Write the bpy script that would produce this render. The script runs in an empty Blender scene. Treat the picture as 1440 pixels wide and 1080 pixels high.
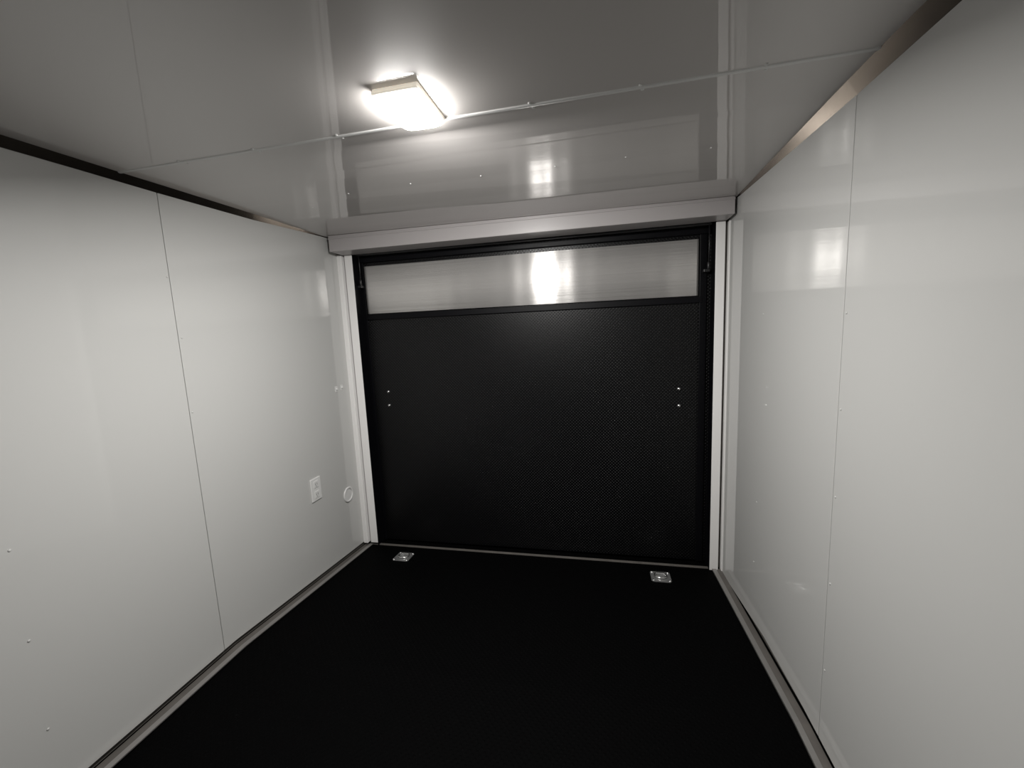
import bpy, bmesh, math, random
from mathutils import Matrix, Vector
random.seed(7)
S = bpy.context.scene
COL = S.collection

# ---------------------------------------------------------------- camera, world, exposure
CAM = Vector((0.4333, 0.0, 1.1988))
RX = Vector((0.9773036, 0.20720331, -0.04409598))      # image right
DN = Vector((-0.01535191, -0.13833417, -0.99026662))   # image down
FW = Vector((-0.2112865, 0.96846809, -0.13201352))     # forward
cd = bpy.data.cameras.new('camera'); cam = bpy.data.objects.new('camera', cd); COL.objects.link(cam)
m = Matrix((RX, -DN, -FW)).transposed().to_4x4(); m.translation = CAM
cam.matrix_world = m
cd.sensor_width = 36; cd.lens = 586.1826 * 36 / 1440; cd.clip_start = 0.01
S.camera = cam
w = bpy.data.worlds.new('world'); S.world = w; w.use_nodes = True
w.node_tree.nodes['Background'].inputs[0].default_value = (0, 0, 0, 1)
S.view_settings.view_transform = 'Standard'; S.view_settings.look = 'None'
S.view_settings.exposure = 0.0; S.view_settings.gamma = 1.0; S.view_settings.use_curve_mapping = False
S.cycles.caustics_reflective = False
LAMP = 72.0           # diffuser radiance
BEAM = 28.5            # power of the area light added below the diffuser, aimed down and doorwards

# ---------------------------------------------------------------- materials
def mat(name, col, rough=0.5, metal=0.0, spec=0.5, coat=0.0, coat_rough=0.05, noise=None, bump=None, aniso=0.0, arot=0.0):
    M = bpy.data.materials.new(name); M.use_nodes = True
    nt = M.node_tree; b = nt.nodes['Principled BSDF']
    b.inputs['Base Color'].default_value = (*col, 1)
    b.inputs['Roughness'].default_value = rough; b.inputs['Metallic'].default_value = metal
    b.inputs['Specular IOR Level'].default_value = spec
    b.inputs['Coat Weight'].default_value = coat; b.inputs['Coat Roughness'].default_value = coat_rough
    tc = nt.nodes.new('ShaderNodeTexCoord')
    if noise:      # (scale, amount) soft wear in the colour
        n = nt.nodes.new('ShaderNodeTexNoise'); n.inputs['Scale'].default_value = noise[0]; n.inputs['Detail'].default_value = 5
        nt.links.new(tc.outputs['Object'], n.inputs['Vector'])
        r = nt.nodes.new('ShaderNodeMapRange'); r.inputs['To Min'].default_value = 1 - noise[1]; r.inputs['To Max'].default_value = 1 + noise[1]
        nt.links.new(n.outputs['Fac'], r.inputs['Value'])
        x = nt.nodes.new('ShaderNodeVectorMath'); x.operation = 'SCALE'; x.inputs[0].default_value = col
        nt.links.new(r.outputs['Result'], x.inputs['Scale']); nt.links.new(x.outputs['Vector'], b.inputs['Base Color'])
    if bump:       # (kind, scale, distance)
        if bump[0] == 'noise':
            n = nt.nodes.new('ShaderNodeTexNoise'); n.inputs['Scale'].default_value = bump[1]; n.inputs['Detail'].default_value = 3
            nt.links.new(tc.outputs['Object'], n.inputs['Vector']); src = n.outputs['Fac']
        else:      # staggered raised studs, bump[1] studs spaced in metres; axes from bump[3]
            sx = nt.nodes.new('ShaderNodeSeparateXYZ'); nt.links.new(tc.outputs['Object'], sx.inputs[0])
            def sn(o, k):
                a = nt.nodes.new('ShaderNodeMath'); a.operation = 'MULTIPLY'; a.inputs[1].default_value = k; nt.links.new(o, a.inputs[0])
                s = nt.nodes.new('ShaderNodeMath'); s.operation = 'SINE'; nt.links.new(a.outputs[0], s.inputs[0]); return s.outputs[0]
            k = math.pi / bump[1]
            u, v = sx.outputs[bump[3][0]], sx.outputs[bump[3][1]]
            p = nt.nodes.new('ShaderNodeMath'); p.operation = 'MULTIPLY'; nt.links.new(sn(u, k), p.inputs[0]); nt.links.new(sn(v, k), p.inputs[1])
            q = nt.nodes.new('ShaderNodeMapRange'); q.interpolation_type = 'SMOOTHSTEP'
            q.inputs['From Min'].default_value = 0.1; q.inputs['From Max'].default_value = 0.8
            nt.links.new(p.outputs[0], q.inputs['Value']); src = q.outputs['Result']
        bp = nt.nodes.new('ShaderNodeBump'); bp.inputs['Distance'].default_value = bump[2]; bp.inputs['Strength'].default_value = 1
        nt.links.new(src, bp.inputs['Height']); nt.links.new(bp.outputs['Normal'], b.inputs['Normal'])
    if aniso:
        b.inputs['Anisotropic'].default_value = aniso; b.inputs['Anisotropic Rotation'].default_value = arot
        t = nt.nodes.new('ShaderNodeCombineXYZ'); t.inputs[2].default_value = 1.0      # spread across the brushing, i.e. upright
        nt.links.new(t.outputs[0], b.inputs['Tangent'])
    return M
def emit(name, col, k):
    M = bpy.data.materials.new(name); M.use_nodes = True; b = M.node_tree.nodes['Principled BSDF']
    b.inputs['Base Color'].default_value = (0.9, 0.9, 0.88, 1); b.inputs['Roughness'].default_value = 0.4
    b.inputs['Emission Color'].default_value = (*col, 1); b.inputs['Emission Strength'].default_value = k
    return M
M_wall = mat('gloss_white_wall_sheet', (0.52, 0.52, 0.507), 0.5, spec=0.5, coat=1.0, coat_rough=0.03, bump=('noise', 3.0, 0.0012))
M_ceil = mat('gloss_white_ceiling_sheet', (0.57, 0.545, 0.53), 0.5, spec=0.5, coat=1.0, coat_rough=0.02)
M_white = mat('white_painted_metal', (0.37, 0.35, 0.35), 0.35, spec=0.5)
M_jamb = mat('bright_white_jamb', (0.82, 0.81, 0.80), 0.35)
M_seam = mat('white_joint_strip', (0.7, 0.7, 0.69), 0.25)
M_alu = mat('dull_aluminium', (0.30, 0.29, 0.28), 0.45, metal=0.6, noise=(9, 0.25))
M_grime_shade = mat('grimy_shaded_edge_metal', (0.13, 0.12, 0.11), 0.6, metal=0.3, noise=(14, 0.3))  # grime, with shade of the wall-foot gap put into the dark tone
M_cove = mat('brown_bare_frame_metal', (0.30, 0.26, 0.22), 0.22, metal=1.0, noise=(6, 0.25))
M_black = mat('black_painted_frame', (0.002, 0.002, 0.003), 0.45, spec=0.14)
M_door = mat('black_studded_rubber', (0.0012, 0.0012, 0.0016), 0.36, spec=0.32, bump=('stud', 0.0085, 0.0012, (0, 2)))
M_floor = mat('black_studded_floor', (0.0014, 0.0014, 0.0015), 0.7, spec=0.02, bump=('stud', 0.011, 0.001, (0, 1)))
def brushed(M, k):
    nt = M.node_tree; b = nt.nodes['Principled BSDF']
    tc = nt.nodes.new('ShaderNodeTexCoord'); mp = nt.nodes.new('ShaderNodeMapping'); mp.inputs['Scale'].default_value = (0.8, 3, 6000)
    n = nt.nodes.new('ShaderNodeTexNoise'); n.inputs['Scale'].default_value = 1.0; n.inputs['Detail'].default_value = 2
    nt.links.new(tc.outputs['Object'], mp.inputs[0]); nt.links.new(mp.outputs[0], n.inputs['Vector'])
    a = nt.nodes.new('ShaderNodeMath'); a.operation = 'SUBTRACT'; a.inputs[1].default_value = 0.5; nt.links.new(n.outputs['Fac'], a.inputs[0])
    c = nt.nodes.new('ShaderNodeMath'); c.operation = 'MULTIPLY'; c.inputs[1].default_value = k; nt.links.new(a.outputs[0], c.inputs[0])
    x = nt.nodes.new('ShaderNodeCombineXYZ'); nt.links.new(c.outputs[0], x.inputs[2])
    g = nt.nodes.new('ShaderNodeNewGeometry'); s_ = nt.nodes.new('ShaderNodeVectorMath'); nt.links.new(g.outputs['Normal'], s_.inputs[0]); nt.links.new(x.outputs[0], s_.inputs[1])
    z = nt.nodes.new('ShaderNodeVectorMath'); z.operation = 'NORMALIZE'; nt.links.new(s_.outputs[0], z.inputs[0]); nt.links.new(z.outputs[0], b.inputs['Normal'])
M_steel = mat('brushed_stainless', (0.82, 0.80, 0.78), 0.33, metal=0.68, aniso=1.0, arot=0.0); brushed(M_steel, 5.0)
M_chrome = mat('bright_zinc', (0.75, 0.75, 0.75), 0.25, metal=1.0)
M_zinc = mat('galvanised_plate', (0.50, 0.50, 0.50), 0.35, metal=0.8, noise=(60, 0.3))
M_plastic = mat('white_plastic', (0.66, 0.66, 0.65), 0.35)
M_slot = mat('dark_slot', (0.02, 0.02, 0.02), 0.6)
M_dkgrey = mat('dark_grey_rubber', (0.012, 0.012, 0.013), 0.4)
M_lampbase = mat('cream_lamp_housing', (0.80, 0.75, 0.66), 0.4)
M_lampbase.node_tree.nodes['Principled BSDF'].inputs['Emission Color'].default_value = (1.0, 0.92, 0.78, 1)   # thin plastic, glowing through
M_lampbase.node_tree.nodes['Principled BSDF'].inputs['Emission Strength'].default_value = 0.5
M_em = emit('lit_diffuser', (1.0, 0.975, 0.94), LAMP)

# ---------------------------------------------------------------- helpers
def link(name, bm, M, parent=None, bevel=0, smooth=False, loc=None):
    bmesh.ops.recalc_face_normals(bm, faces=bm.faces)
    me = bpy.data.meshes.new(name); bm.to_mesh(me); bm.free()
    if smooth:
        for p in me.polygons: p.use_smooth = True
    me.materials.append(M)
    o = bpy.data.objects.new(name, me); COL.objects.link(o)
    if parent: o.parent = parent
    if loc: o.location = loc
    if bevel:
        b = o.modifiers.new('bevel', 'BEVEL'); b.width = bevel; b.segments = 2; b.limit_method = 'ANGLE'
    return o
def box(bm, x0, x1, y0, y1, z0, z1):
    v = [bm.verts.new(p) for p in ((x0,y0,z0),(x1,y0,z0),(x1,y1,z0),(x0,y1,z0),(x0,y0,z1),(x1,y0,z1),(x1,y1,z1),(x0,y1,z1))]
    for f in ((0,1,2,3),(4,5,6,7),(0,1,5,4),(1,2,6,5),(2,3,7,6),(3,0,4,7)): bm.faces.new([v[i] for i in f])
def bx(*a):
    bm = bmesh.new(); box(bm, *a); return bm
def prism(pts, off):
    """a solid: polygon pts swept by the vector off"""
    bm = bmesh.new(); off = Vector(off)
    a = [bm.verts.new(p) for p in pts]; b = [bm.verts.new(Vector(p) + off) for p in pts]
    bm.faces.new(a); bm.faces.new(b); n = len(pts)
    for i in range(n): bm.faces.new([a[i], a[(i+1) % n], b[(i+1) % n], b[i]])
    return bm
def lathe(profile, axis='Z', seg=20):
    bm = bmesh.new(); rings = []
    for r, h in profile:
        ring = []
        for i in range(seg):
            t = 2*math.pi*i/seg; c, s = r*math.cos(t), r*math.sin(t)
            ring.append(bm.verts.new({'Z': (c, s, h), 'Y': (c, h, s), 'X': (h, c, s)}[axis]))
        rings.append(ring)
    for A, B in zip(rings, rings[1:]):
        for i in range(seg): bm.faces.new([A[i], A[(i+1) % seg], B[(i+1) % seg], B[i]])
    bm.faces.new(rings[0]); bm.faces.new(rings[-1]); return bm
def tube(pts, r, seg=10, closed=False):
    bm = bmesh.new(); pts = [Vector(p) for p in pts]; n = len(pts); rings = []
    for i, p in enumerate(pts):
        d = (pts[(i+1) % n] - pts[i-1]) if closed else (pts[min(i+1, n-1)] - pts[max(i-1, 0)])
        d.normalize(); u = d.cross(Vector((0.3, 0.2, 0.93))).normalized(); v = d.cross(u)
        rings.append([bm.verts.new(p + r*(u*math.cos(2*math.pi*k/seg) + v*math.sin(2*math.pi*k/seg))) for k in range(seg)])
    for i in range(n if closed else n-1):
        A, B = rings[i], rings[(i+1) % n]
        for k in range(seg): bm.faces.new([A[k], A[(k+1) % seg], B[(k+1) % seg], B[k]])
    if not closed: bm.faces.new(rings[0]); bm.faces.new(rings[-1])
    return bm
def empty(name, loc=(0, 0, 0)):
    o = bpy.data.objects.new(name, None); COL.objects.link(o); o.location = loc; o.empty_display_size = 0.05; return o
def structure(o, label=None, cat=None):
    o['kind'] = 'structure'
    if label: o['label'] = label
    if cat: o['category'] = cat
    return o
def tag(o, label, cat, group=None):
    o['label'] = label; o['category'] = cat
    if group: o['group'] = group
    return o
_screw = {}
def screw(parent, loc, axis, sign, r=0.004, M=None, name='screw'):
    """domed screw head on a surface, pointing along sign*axis"""
    M = M or M_seam
    key = (axis, sign, r, M.name)
    prof = [(r, 0), (r*0.95, 0.25*r*sign), (r*0.7, 0.5*r*sign), (r*0.25, 0.62*r*sign)]
    if key not in _screw:
        o = link(name, lathe(prof, axis, 12), M, parent, smooth=True, loc=loc); _screw[key] = o; return o
    o = _screw[key].copy(); o.name = name; o.parent = parent; o.location = loc; COL.objects.link(o); return o

H = 1.025; YB = -2.6; YK = 1.25; YS = 1.203; YD = 2.26
def ceil_z(x, y):      # not quite level, as built
    t = (x + H)/(2*H); f = min(max((y - 1.0)/1.2, 0), 1)
    return (1.728 + 0.008*f)*(1-t) + (1.738 - 0.011*f)*t

# ---------------------------------------------------------------- setting: floor with a falling tail
bm = prism([(-1.06, YB, -0.018), (-1.06, YK, -0.018), (-1.06, 2.34, -0.109), (-1.06, 2.34, -0.20), (-1.06, YB, -0.20)], (2.12, 0, 0))
structure(link('floor', bm, M_floor), 'black rubber trailer floor sloping down towards the ramp door', 'floor')
def floor_z(y): return -0.018 if y < YK else -0.018 - (y - YK)*0.0835

# walls: two glossy sheets each, screws where the photo shows them
def wall(side, name, bot, top, label):
    s = side
    root = structure(empty(name, (s*H, 0, 0)), label, 'wall')
    def panel(y0, y1, ys, tilt=0.0):
        b = [y0] + [y for y, _ in bot if y0 < y < y1] + [y1]; t = [y0] + [y for y, _ in top if y0 < y < y1] + [y1]
        def ip(tab, y):
            if y <= tab[0][0]: return tab[0][1]
            for (a, za), (c, zc) in zip(tab, tab[1:]):
                if y <= c: return za + (zc-za)*(y-a)/(c-a)
            return tab[-1][1]
        pts = [(tilt*abs(y - y1)*s, y, ip(bot, y)) for y in b] + [(tilt*abs(y - y1)*s, y, ip(top, y)) for y in reversed(t)]
        return link('wall_panel', prism(pts, (s*0.010, 0, 0)), M_wall, root, bevel=0.0012)
    panel(YB, YS - 0.001, None, 0.0); panel(YS + 0.001, 2.32, None)
    # outer skin behind the sheets
    link('wall_backing', bx(*sorted((s*0.011, s*0.05)), YB, 2.34, -0.12, 1.80), M_grime_shade, root)
    return root
WL = wall(-1, 'wall_left', [(-9, 0.003), (YK, 0.003), (2.19, -0.0717), (2.32, -0.082)], [(-9, 1.703), (0.82, 1.703), (1.6, 1.715), (2.09, 1.735), (2.4, 1.738)],
          'glossy white left wall with a vertical panel joint')
WR = wall(1, 'wall_right', [(-9, -0.001), (1.30, -0.002), (1.62, -0.018), (2.25, -0.1117), (2.32, -0.114)], [(-9, 1.707), (1.2, 1.708), (1.6, 1.716), (2.01, 1.726), (2.4, 1.728)],
          'glossy white right wall mirroring the steel door strip')
for y, z in ((0.693, 0.195), (0.693, 0.454), (0.693, 0.703), (1.215, 1.2176), (1.195, 1.4267), (1.214, 0.948)):
    screw(WL, (0, y, z), 'X', 1, 0.0036, M_wall)
for y, z in ((1.737, 0.474), (1.745, 0.216), (1.19, 0.221), (1.19, 0.480), (1.19, 0.7246), (1.19, 0.958), (1.19, 1.2003), (1.737, 1.21)):
    screw(WR, (0, y, z), 'X', -1, 0.0033, M_wall)
structure(link('wall_back', bx(-1.08, 1.08, YB - 0.03, YB, -0.2, 1.8), M_grime_shade), 'front bulkhead behind the viewer, coloured dark to cut bounce light', 'wall')  # unseen wall; its dark colour keeps bounce light off the near walls
structure(link('wall_front', bx(-1.08, 1.08, 2.345, 2.37, -0.2, 1.8), M_black), 'black panel added behind the ramp door to stop light leaks', 'wall')  # unseen black closure, put in against light leaks

# ceiling: two sheets meeting under a joint strip
YC = 1.0838
ceil = structure(empty('ceiling', (0, 0, 0)), 'glossy white sheet ceiling reflecting the steel strip of the door', 'ceiling')
def ceil_panel(y0, y1):
    bm = bmesh.new(); n = 6; g = []
    for j in range(n+1):
        y = y0 + (y1-y0)*j/n; g.append([[bm.verts.new((x, y, ceil_z(x, y) + dz)) for x in (-1.06, 1.06)] for dz in (0, 0.02)])
    for a, b in zip(g, g[1:]):
        bm.faces.new([a[0][0], a[0][1], b[0][1], b[0][0]]); bm.faces.new([a[1][0], a[1][1], b[1][1], b[1][0]])
        for k in (0, 1): bm.faces.new([a[0][k], b[0][k], b[1][k], a[1][k]])
    for a in (g[0], g[-1]): bm.faces.new([a[0][0], a[0][1], a[1][1], a[1][0]])
    return link('ceiling_panel', bm, M_ceil, ceil)
ceil_panel(YB, YC - 0.001); ceil_panel(YC + 0.001, 2.34)
for x, y in ((-0.494, 1.50), (-0.231, 1.48), (-0.726, 1.60), (0.5196, 1.488), (0.7793, 1.50), (0.03, 1.49), (0.29, 1.49)):
    screw(ceil, (x, y, ceil_z(x, y)), 'Z', -1, 0.003)
strip = structure(empty('trim_1', (0, YC, 1.74)), 'thin white joint strip across the ceiling with screw heads', 'trim')
pts = []
bm = bmesh.new()
prof = [(-0.007, 0.0), (-0.005, -0.0022), (0.0, -0.003), (0.005, -0.0022), (0.007, 0.0)]
N = 24; prev = None
for i in range(N+1):
    x = -1.02 + 2.04*i/N; z = ceil_z(x, YC) - 1.74
    ring = [bm.verts.new((x, a, z + b)) for a, b in prof]
    if prev:
        for k in range(4): bm.faces.new([prev[k], prev[k+1], ring[k+1], ring[k]])
        bm.faces.new([prev[0], prev[4], ring[4], ring[0]])
    else: bm.faces.new(ring)
    prev = ring
bm.faces.new(prev)
link('joint_moulding', bm, M_seam, strip)
for x in (-0.774, -0.516, -0.251, 0.2728, 0.5291, 0.7883):
    for dx, dy in ((0, -0.010), (0.006, 0.010)):
        screw(strip, (x + dx, dy, ceil_z(x, YC) - 1.74), 'Z', -1, 0.0042)

# dark bare frame showing between each wall sheet and the ceiling
def cove(s, name, label):
    bm = bmesh.new(); prev = None                  # canted bare metal between wall top and ceiling, closing up towards the header
    for y, zb, k in ((YB, 1.701 if s < 0 else 1.705, 1), (1.2, 1.707 if s < 0 else 1.706, 1), (1.6, 1.713 if s < 0 else 1.714, 1), (2.05, 1.733 if s < 0 else 1.7235, 1), (2.2, 1.735, 1)):
        zt_ = ceil_z(s*1.01, y) + 0.004
        q = [bm.verts.new(v) for v in ((s*1.0275, y, zb - 0.006), (s*1.060, y, zb - 0.006), (s*1.060, y, zt_ + 0.01), (s*(1.0275 - 0.74*(zt_ - zb + 0.006)), y, zt_ + 0.002))]
        if prev:
            for a in range(4): bm.faces.new([prev[a], prev[(a+1) % 4], q[(a+1) % 4], q[a]])
        else: bm.faces.new(q)
        prev = q
    bm.faces.new(prev)
    return structure(link(name, bm, M_cove), label, 'trim')
cove(-1, 'trim_2', 'dark bare metal gap along the top of the left wall')
cove(1, 'trim_3', 'brown bare metal strip along the top of the right wall')
# metal edging at the foot of the walls
def edging(s, name, w0, w1, label):
    r = structure(empty(name, (s*H, 0, 0)), label, 'trim')
    for nm, xa, xb, xc, xd, h0, h1, M in (('flat_edging', 0.0, 0.0, w0, w1, 0, 0.004, M_grime_shade), ('raised_lip', w0 - 0.020, w1 - 0.020, w0, w1, 0, 0.008, M_alu)):
        bm = bmesh.new(); prev = None
        for y, a, c in ((YB, xa, xc), (YK, xb, (xc+xd)/2), (2.2, xb, xd)):
            z = floor_z(y)
            q = [bm.verts.new((-s*u, y, z + v)) for u, v in ((a, h0), (c, h0), (c, h1), (a, h1))]
            if prev:
                for k in range(4): bm.faces.new([prev[k], prev[(k+1) % 4], q[(k+1) % 4], q[k]])
            else: bm.faces.new(q)
            prev = q
        bm.faces.new(prev); link(nm, bm, M, r)
    return r
edging(-1, 'baseboard_left', 0.050, 0.050, 'dull metal edging along the foot of the left wall')
edging(1, 'baseboard_right', 0.040, 0.046, 'dull metal edging along the foot of the right wall')
zt = floor_z(2.205)
structure(link('trim_4', bx(-0.985, 0.985, 2.200, 2.216, zt - 0.02, zt + 0.005), M_grime_shade, bevel=0.001), 'thin metal sill across the floor at the foot of the ramp door', 'trim')

# ---------------------------------------------------------------- door surround
hd = structure(empty('trim_5', (0, 2.07, 1.65)), 'boxed white header above the black ramp door', 'trim')
bm = prism([(-0.992, 0, 0.0), (1.013, 0, 0.003), (1.013, 0, ceil_z(1, 2.07) - 1.651), (-0.992, 0, ceil_z(-1, 2.07) - 1.651)], (0, 0.13, 0))
link('header_box', bm, M_white, hd, bevel=0.0025)
link('header_lip', bx(-0.992, 1.013, -0.004, 0.0, 0.064, 0.070), M_white, hd, bevel=0.001)
def jamb(s, name, x0, x1, label):
    r = structure(empty(name, (0, 2.19, 0)), label, 'trim')
    link('jamb_face', bx(*sorted((s*x0, s*x1)), 0, 0.05, -0.078 if s < 0 else -0.10, 1.652), M_jamb, r, bevel=0.002)
    link('edge_channel', bx(*sorted((s*(x1 + 0.013), s*1.026)), -0.012, 0.03, -0.078 if s < 0 else -0.112, 1.652), M_jamb, r, bevel=0.002)
    link('channel_groove', bx(*sorted((s*x1, s*(x1 + 0.013))), 0.022, 0.03, -0.09, 1.652), M_grime_shade, r)
    link('jamb_return', bx(*sorted((s*(x0 - 0.004), s*x0)), 0.003, 0.10, -0.10, 1.66), M_black, r)
    return r
jamb(-1, 'trim_6', 0.938, 0.985, 'white upright jamb at the left of the ramp door')
jamb(1, 'trim_7', 0.967, 1.008, 'white upright jamb at the right of the ramp door')

# ---------------------------------------------------------------- ramp door
door = structure(empty('door_1', (0, YD, -0.09)), 'black studded ramp door with a stainless steel strip and bolt heads', 'door')
DZ = 0.09
link('door_leaf', bx(-0.955, 0.965, 0.006, 0.05, 0.0, 1.66 + DZ), M_door, door)
link('top_rail', bx(-0.95, 0.96, -0.012, 0.006, 1.612 + DZ, 1.640 + DZ), M_black, door, bevel=0.004)
link('upper_frame', bx(-0.95, 0.96, -0.045, -0.015, 1.645 + DZ, 1.675 + DZ), M_dkgrey, door, bevel=0.006)
link('middle_rail', bx(-0.925, 0.925, -0.006, 0.006, 1.285 + DZ, 1.314 + DZ), M_black, door, bevel=0.002)
for s in (-1, 1):
    a = sorted((s*0.912, s*0.945))
    link('side_stile', bx(a[0], a[1], -0.004, 0.006, 0.0, 1.62 + DZ), M_black, door, bevel=0.002)
# brushed steel strip, very slightly wavy as thin sheet is
bm = bmesh.new(); NX = 160; x0, x1 = -0.905, 0.905
def wave(x): return 0.0008*math.sin(x*9 + 1.0) + 0.00030*math.sin(x*55 + 0.4)
rows = []
for z0_, dy in ((1.320, 0), (1.5905, 0), (1.5905, 0.002), (1.320, 0.002)):
    rows.append([bm.verts.new((x0 + (x1-x0)*i/NX, -0.006 + dy + wave(x0 + (x1-x0)*i/NX), z0_ + DZ)) for i in range(NX+1)])
for k in range(4):
    A, B = rows[k], rows[(k+1) % 4]
    for i in range(NX): bm.faces.new([A[i], A[i+1], B[i+1], B[i]])
for i in (0, NX): bm.faces.new([r[i] for r in rows])
st = link('steel_strip', bm, M_steel, door, smooth=True)
st['label'] = 'brushed stainless steel strip across the top of the door'
for p in st.data.polygons: p.use_smooth = abs(p.normal.y) > 0.7
for x, z in ((-0.8205, 0.855), (-0.822, 0.772), (0.8205, 0.851), (0.822, 0.7625)):
    o = link('bolt_washer', lathe([(0.011, 0.006), (0.011, 0.003), (0.009, 0.001)], 'Y', 20), M_dkgrey, door, loc=(x, 0, z + DZ))
    link('bolt_head', lathe([(0.0085, 0.001), (0.0082, -0.001), (0.006, -0.0035), (0.002, -0.0045)], 'Y', 20), M_chrome, o, smooth=True)

# lift cables at the two upper corners of the opening
def cable(x, z, label):
    t = tag(empty('door_cable', (x, 2.225, z)), label, 'cable', None)
    link('wire', tube([(0, 0, 0.0), (0.002, 0, 0.1), (0.0, 0, 1.655 - z)], 0.003), M_dkgrey, t, smooth=True)
    link('ferrule', lathe([(0.004, -0.02), (0.007, -0.016), (0.007, 0.012), (0.004, 0.016)], 'Z', 14), M_dkgrey, t, smooth=True)
    link('anchor_bracket', bx(-0.022, 0.006, -0.004, 0.036, -0.032, -0.018), M_dkgrey, t, bevel=0.002)
    return t
cable(0.945, 1.46, 'thin dark lift cable in the upper right corner of the ramp door opening')
cable(-0.917, 1.50, 'thin dark lift cable in the upper left corner of the ramp door opening')

# ---------------------------------------------------------------- lamps
def lamp(name, loc, M, label):
    t = tag(empty(name, loc), label, 'lamp')
    a, b0, b1 = 0.0545, -0.082, 0.082
    link('housing', bx(-a, a, b0, b1, -0.009, 0.001), M_lampbase, t, bevel=0.003)
    link('end_cap', bx(-a, a, b0 - 0.004, b0 + 0.006, -0.014, -0.0085), M_lampbase, t, bevel=0.002)
    bm = bmesh.new(); prev = None; n = 12; mth = 14       # domed diffuser: loft along its length
    for j in range(mth+1):
        y = b0 + 0.008 + (b1 - b0 - 0.012)*j/mth
        e = min((j + 0.7)/2.2, (mth - j + 0.35)/3.5, 1.0); d = 0.022*(0.35 + 0.65*math.sqrt(max(e, 0)))
        wd = (a - 0.005)*(0.90 + 0.10*min(e, 1))
        ring = []
        for i in range(n+1):
            u = math.pi*i/n
            cx = math.copysign(abs(math.cos(u))**0.45, math.cos(u)); sz = abs(math.sin(u))**0.45
            ring.append(bm.verts.new((wd*cx, y, -0.0085 - d*sz)))
        if prev:
            for i in range(n): bm.faces.new([prev[i], prev[i+1], ring[i+1], ring[i]])
        else: bm.faces.new(ring)
        prev = ring
    bm.faces.new(prev)
    link('diffuser', bm, M, t, smooth=True)
    L = bpy.data.lights.new('added_beam', 'AREA'); L.energy = BEAM; L.shape = 'RECTANGLE'; L.size = 0.06; L.size_y = 0.06  # added key light hanging just under the diffuser, no real lamp part
    L.color = (1.0, 0.98, 0.95)
    o = bpy.data.objects.new('added_beam', L); COL.objects.link(o); o.parent = t; o.location = (0, 0.010, -0.042)
    o.rotation_euler = (math.radians(17), 0, 0)  # tilted to dim the near walls in place of lens vignetting
    return t
lamp('ceiling_lamp', (0.0015, 0.995, ceil_z(0, 1.0) - 0.0), M_em, 'glowing white oblong lamp on the ceiling beside the joint strip')

# ---------------------------------------------------------------- small fittings
def copy_tree(o, parent=None):
    c = o.copy(); COL.objects.link(c); c.parent = parent
    for ch in list(o.children): copy_tree(ch, c)
    return c
def tie_down(x, label):
    y = 2.072
    t = tag(empty('tie_down_ring', (x, y, floor_z(y))), label, 'tie-down', 'recessed tie-down rings by the ramp door')
    t.rotation_euler.x = -math.atan(0.0835)
    return t
def build_ring(t):
    bm = bmesh.new(); a, b, r = 0.048, 0.050, 0.024        # plate with a dished well
    seg = 32; o_, i_, w_ = [], [], []
    for k in range(seg):
        u = 2*math.pi*(k + 0.5)/seg; c, s_ = math.cos(u), math.sin(u); q = max(abs(c), abs(s_))
        o_.append(bm.verts.new((a*c/q, b*s_/q, 0.004))); i_.append(bm.verts.new((0.034*c, 0.032*s_, 0.004))); w_.append(bm.verts.new((0.030*c, 0.027*s_, 0.0015)))
    lo = [bm.verts.new((v.co.x, v.co.y, 0.0)) for v in o_]
    for k in range(seg):
        n = (k+1) % seg
        bm.faces.new([o_[k], o_[n], i_[n], i_[k]]); bm.faces.new([i_[k], i_[n], w_[n], w_[k]]); bm.faces.new([lo[k], lo[n], o_[n], o_[k]])
    bm.faces.new(w_); bm.faces.new(lo)
    link('base_plate', bm, M_zinc, t, bevel=0.0006)
    ring = [(0.028*math.cos(u), 0.004 + 0.027*math.sin(u), 0.008) for u in [2*math.pi*k/28 for k in range(28)]]
    link('ring', tube(ring, 0.0048, 10, True), M_chrome, t, smooth=True)
    link('clamp_bar', bx(-0.022, 0.022, 0.020, 0.036, 0.004, 0.015), M_chrome, t, bevel=0.003)
    for sx in (-1, 1):
        for sy in (-1, 1):
            link('mounting_bolt', lathe([(0.007, 0.004), (0.007, 0.0065), (0.004, 0.0085)], 'Z', 12), M_chrome, t, smooth=True, loc=(sx*0.039, sy*0.041, 0))
tl = tie_down(-0.707, 'zinc tie-down ring plate in the floor by the foot of the left jamb'); build_ring(tl)
tr = copy_tree(tl); tr.location.x = 0.709
tr['label'] = 'zinc tie-down ring plate in the floor by the foot of the right jamb'

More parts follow.
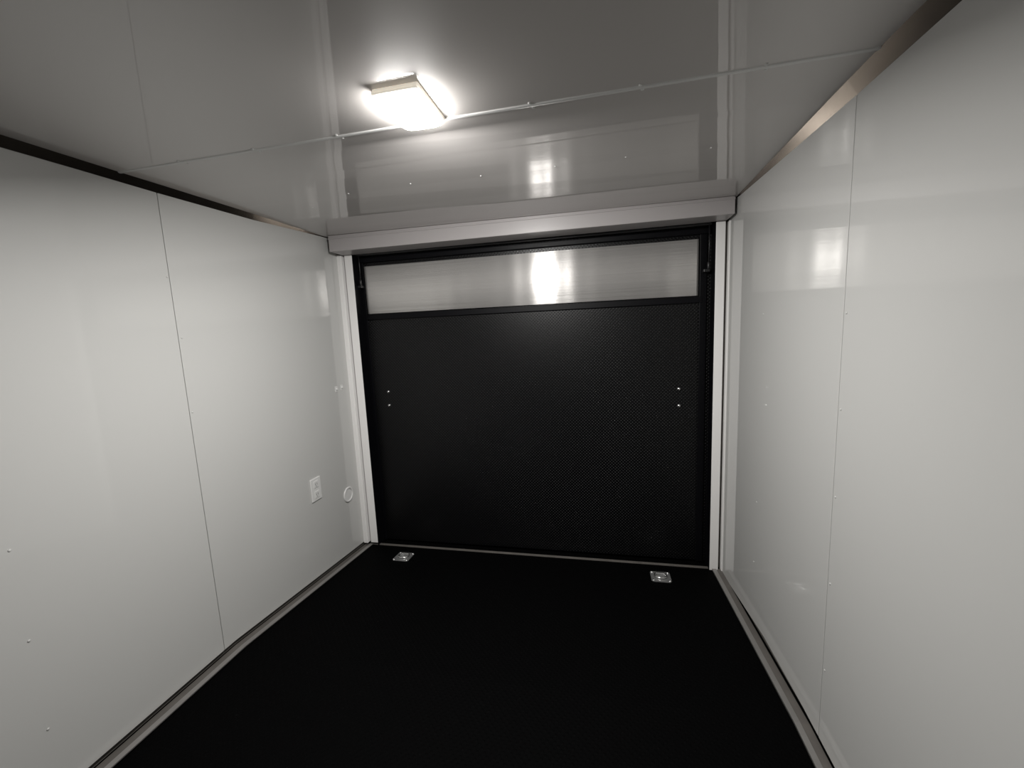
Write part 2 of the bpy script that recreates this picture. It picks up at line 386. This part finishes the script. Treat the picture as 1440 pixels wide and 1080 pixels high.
# wall outlet (left wall)
t = tag(empty('wall_outlet', (-H, 1.803, 0.420)), 'white power outlet on the left wall near the ramp door', 'outlet')
link('cover_plate', bx(0, 0.006, -0.038, 0.038, -0.060, 0.060), M_plastic, t, bevel=0.003)
for z in (0.027, -0.027):
    f = link('receptacle', bx(0.006, 0.0085, -0.017, 0.017, z - 0.018, z + 0.018), M_plastic, t, bevel=0.003)
    for y in (-0.006, 0.006): link('slot', bx(0.0085, 0.0088, y - 0.0012, y + 0.0012, z - 0.004, z + 0.007), M_slot, f)
    link('slot', bx(0.0085, 0.0088, -0.002, 0.002, z - 0.012, z - 0.008), M_slot, f)
screw(t, (0.006, 0, 0), 'X', 1, 0.003, M_seam)
# round port
t = tag(empty('cable_port', (-H, 2.069, 0.282)), 'small round white port ring on the left wall between outlet and jamb', 'port')
bm = bmesh.new(); seg = 32; R_ = [(0.036, 0.0), (0.045, 0.0), (0.045, 0.004), (0.040, 0.007), (0.034, 0.005), (0.032, 0.002)]
rings = [[bm.verts.new((h, r*math.cos(2*math.pi*k/seg), r*math.sin(2*math.pi*k/seg))) for k in range(seg)] for r, h in R_]
for j in range(len(rings)):
    A, B = rings[j], rings[(j+1) % len(rings)]
    for k in range(seg): bm.faces.new([A[k], A[(k+1) % seg], B[(k+1) % seg], B[k]])
link('rim', bm, M_plastic, t, smooth=True)
link('cap', lathe([(0.034, 0.0), (0.034, 0.002), (0.030, 0.0025)], 'X', 32), M_plastic, t)

# two small plastic caps side by side near the jamb
def cap(y, z, label):
    t = tag(empty('plug_cap', (-H, y, z)), label, 'cap', 'small plastic caps on the left wall')
    link('cap_base', bx(0, 0.003, -0.010, 0.010, -0.016, 0.016), M_plastic, t, bevel=0.0012)
    link('cap_dome', lathe([(0.008, 0.003), (0.0075, 0.007), (0.004, 0.009)], 'X', 16), M_plastic, t, smooth=True)
cap(2.055, 0.905, 'small white plastic cap on the left wall, the one farther from the jamb')
cap(2.105, 0.907, 'small white plastic cap on the left wall, the one nearer to the jamb')
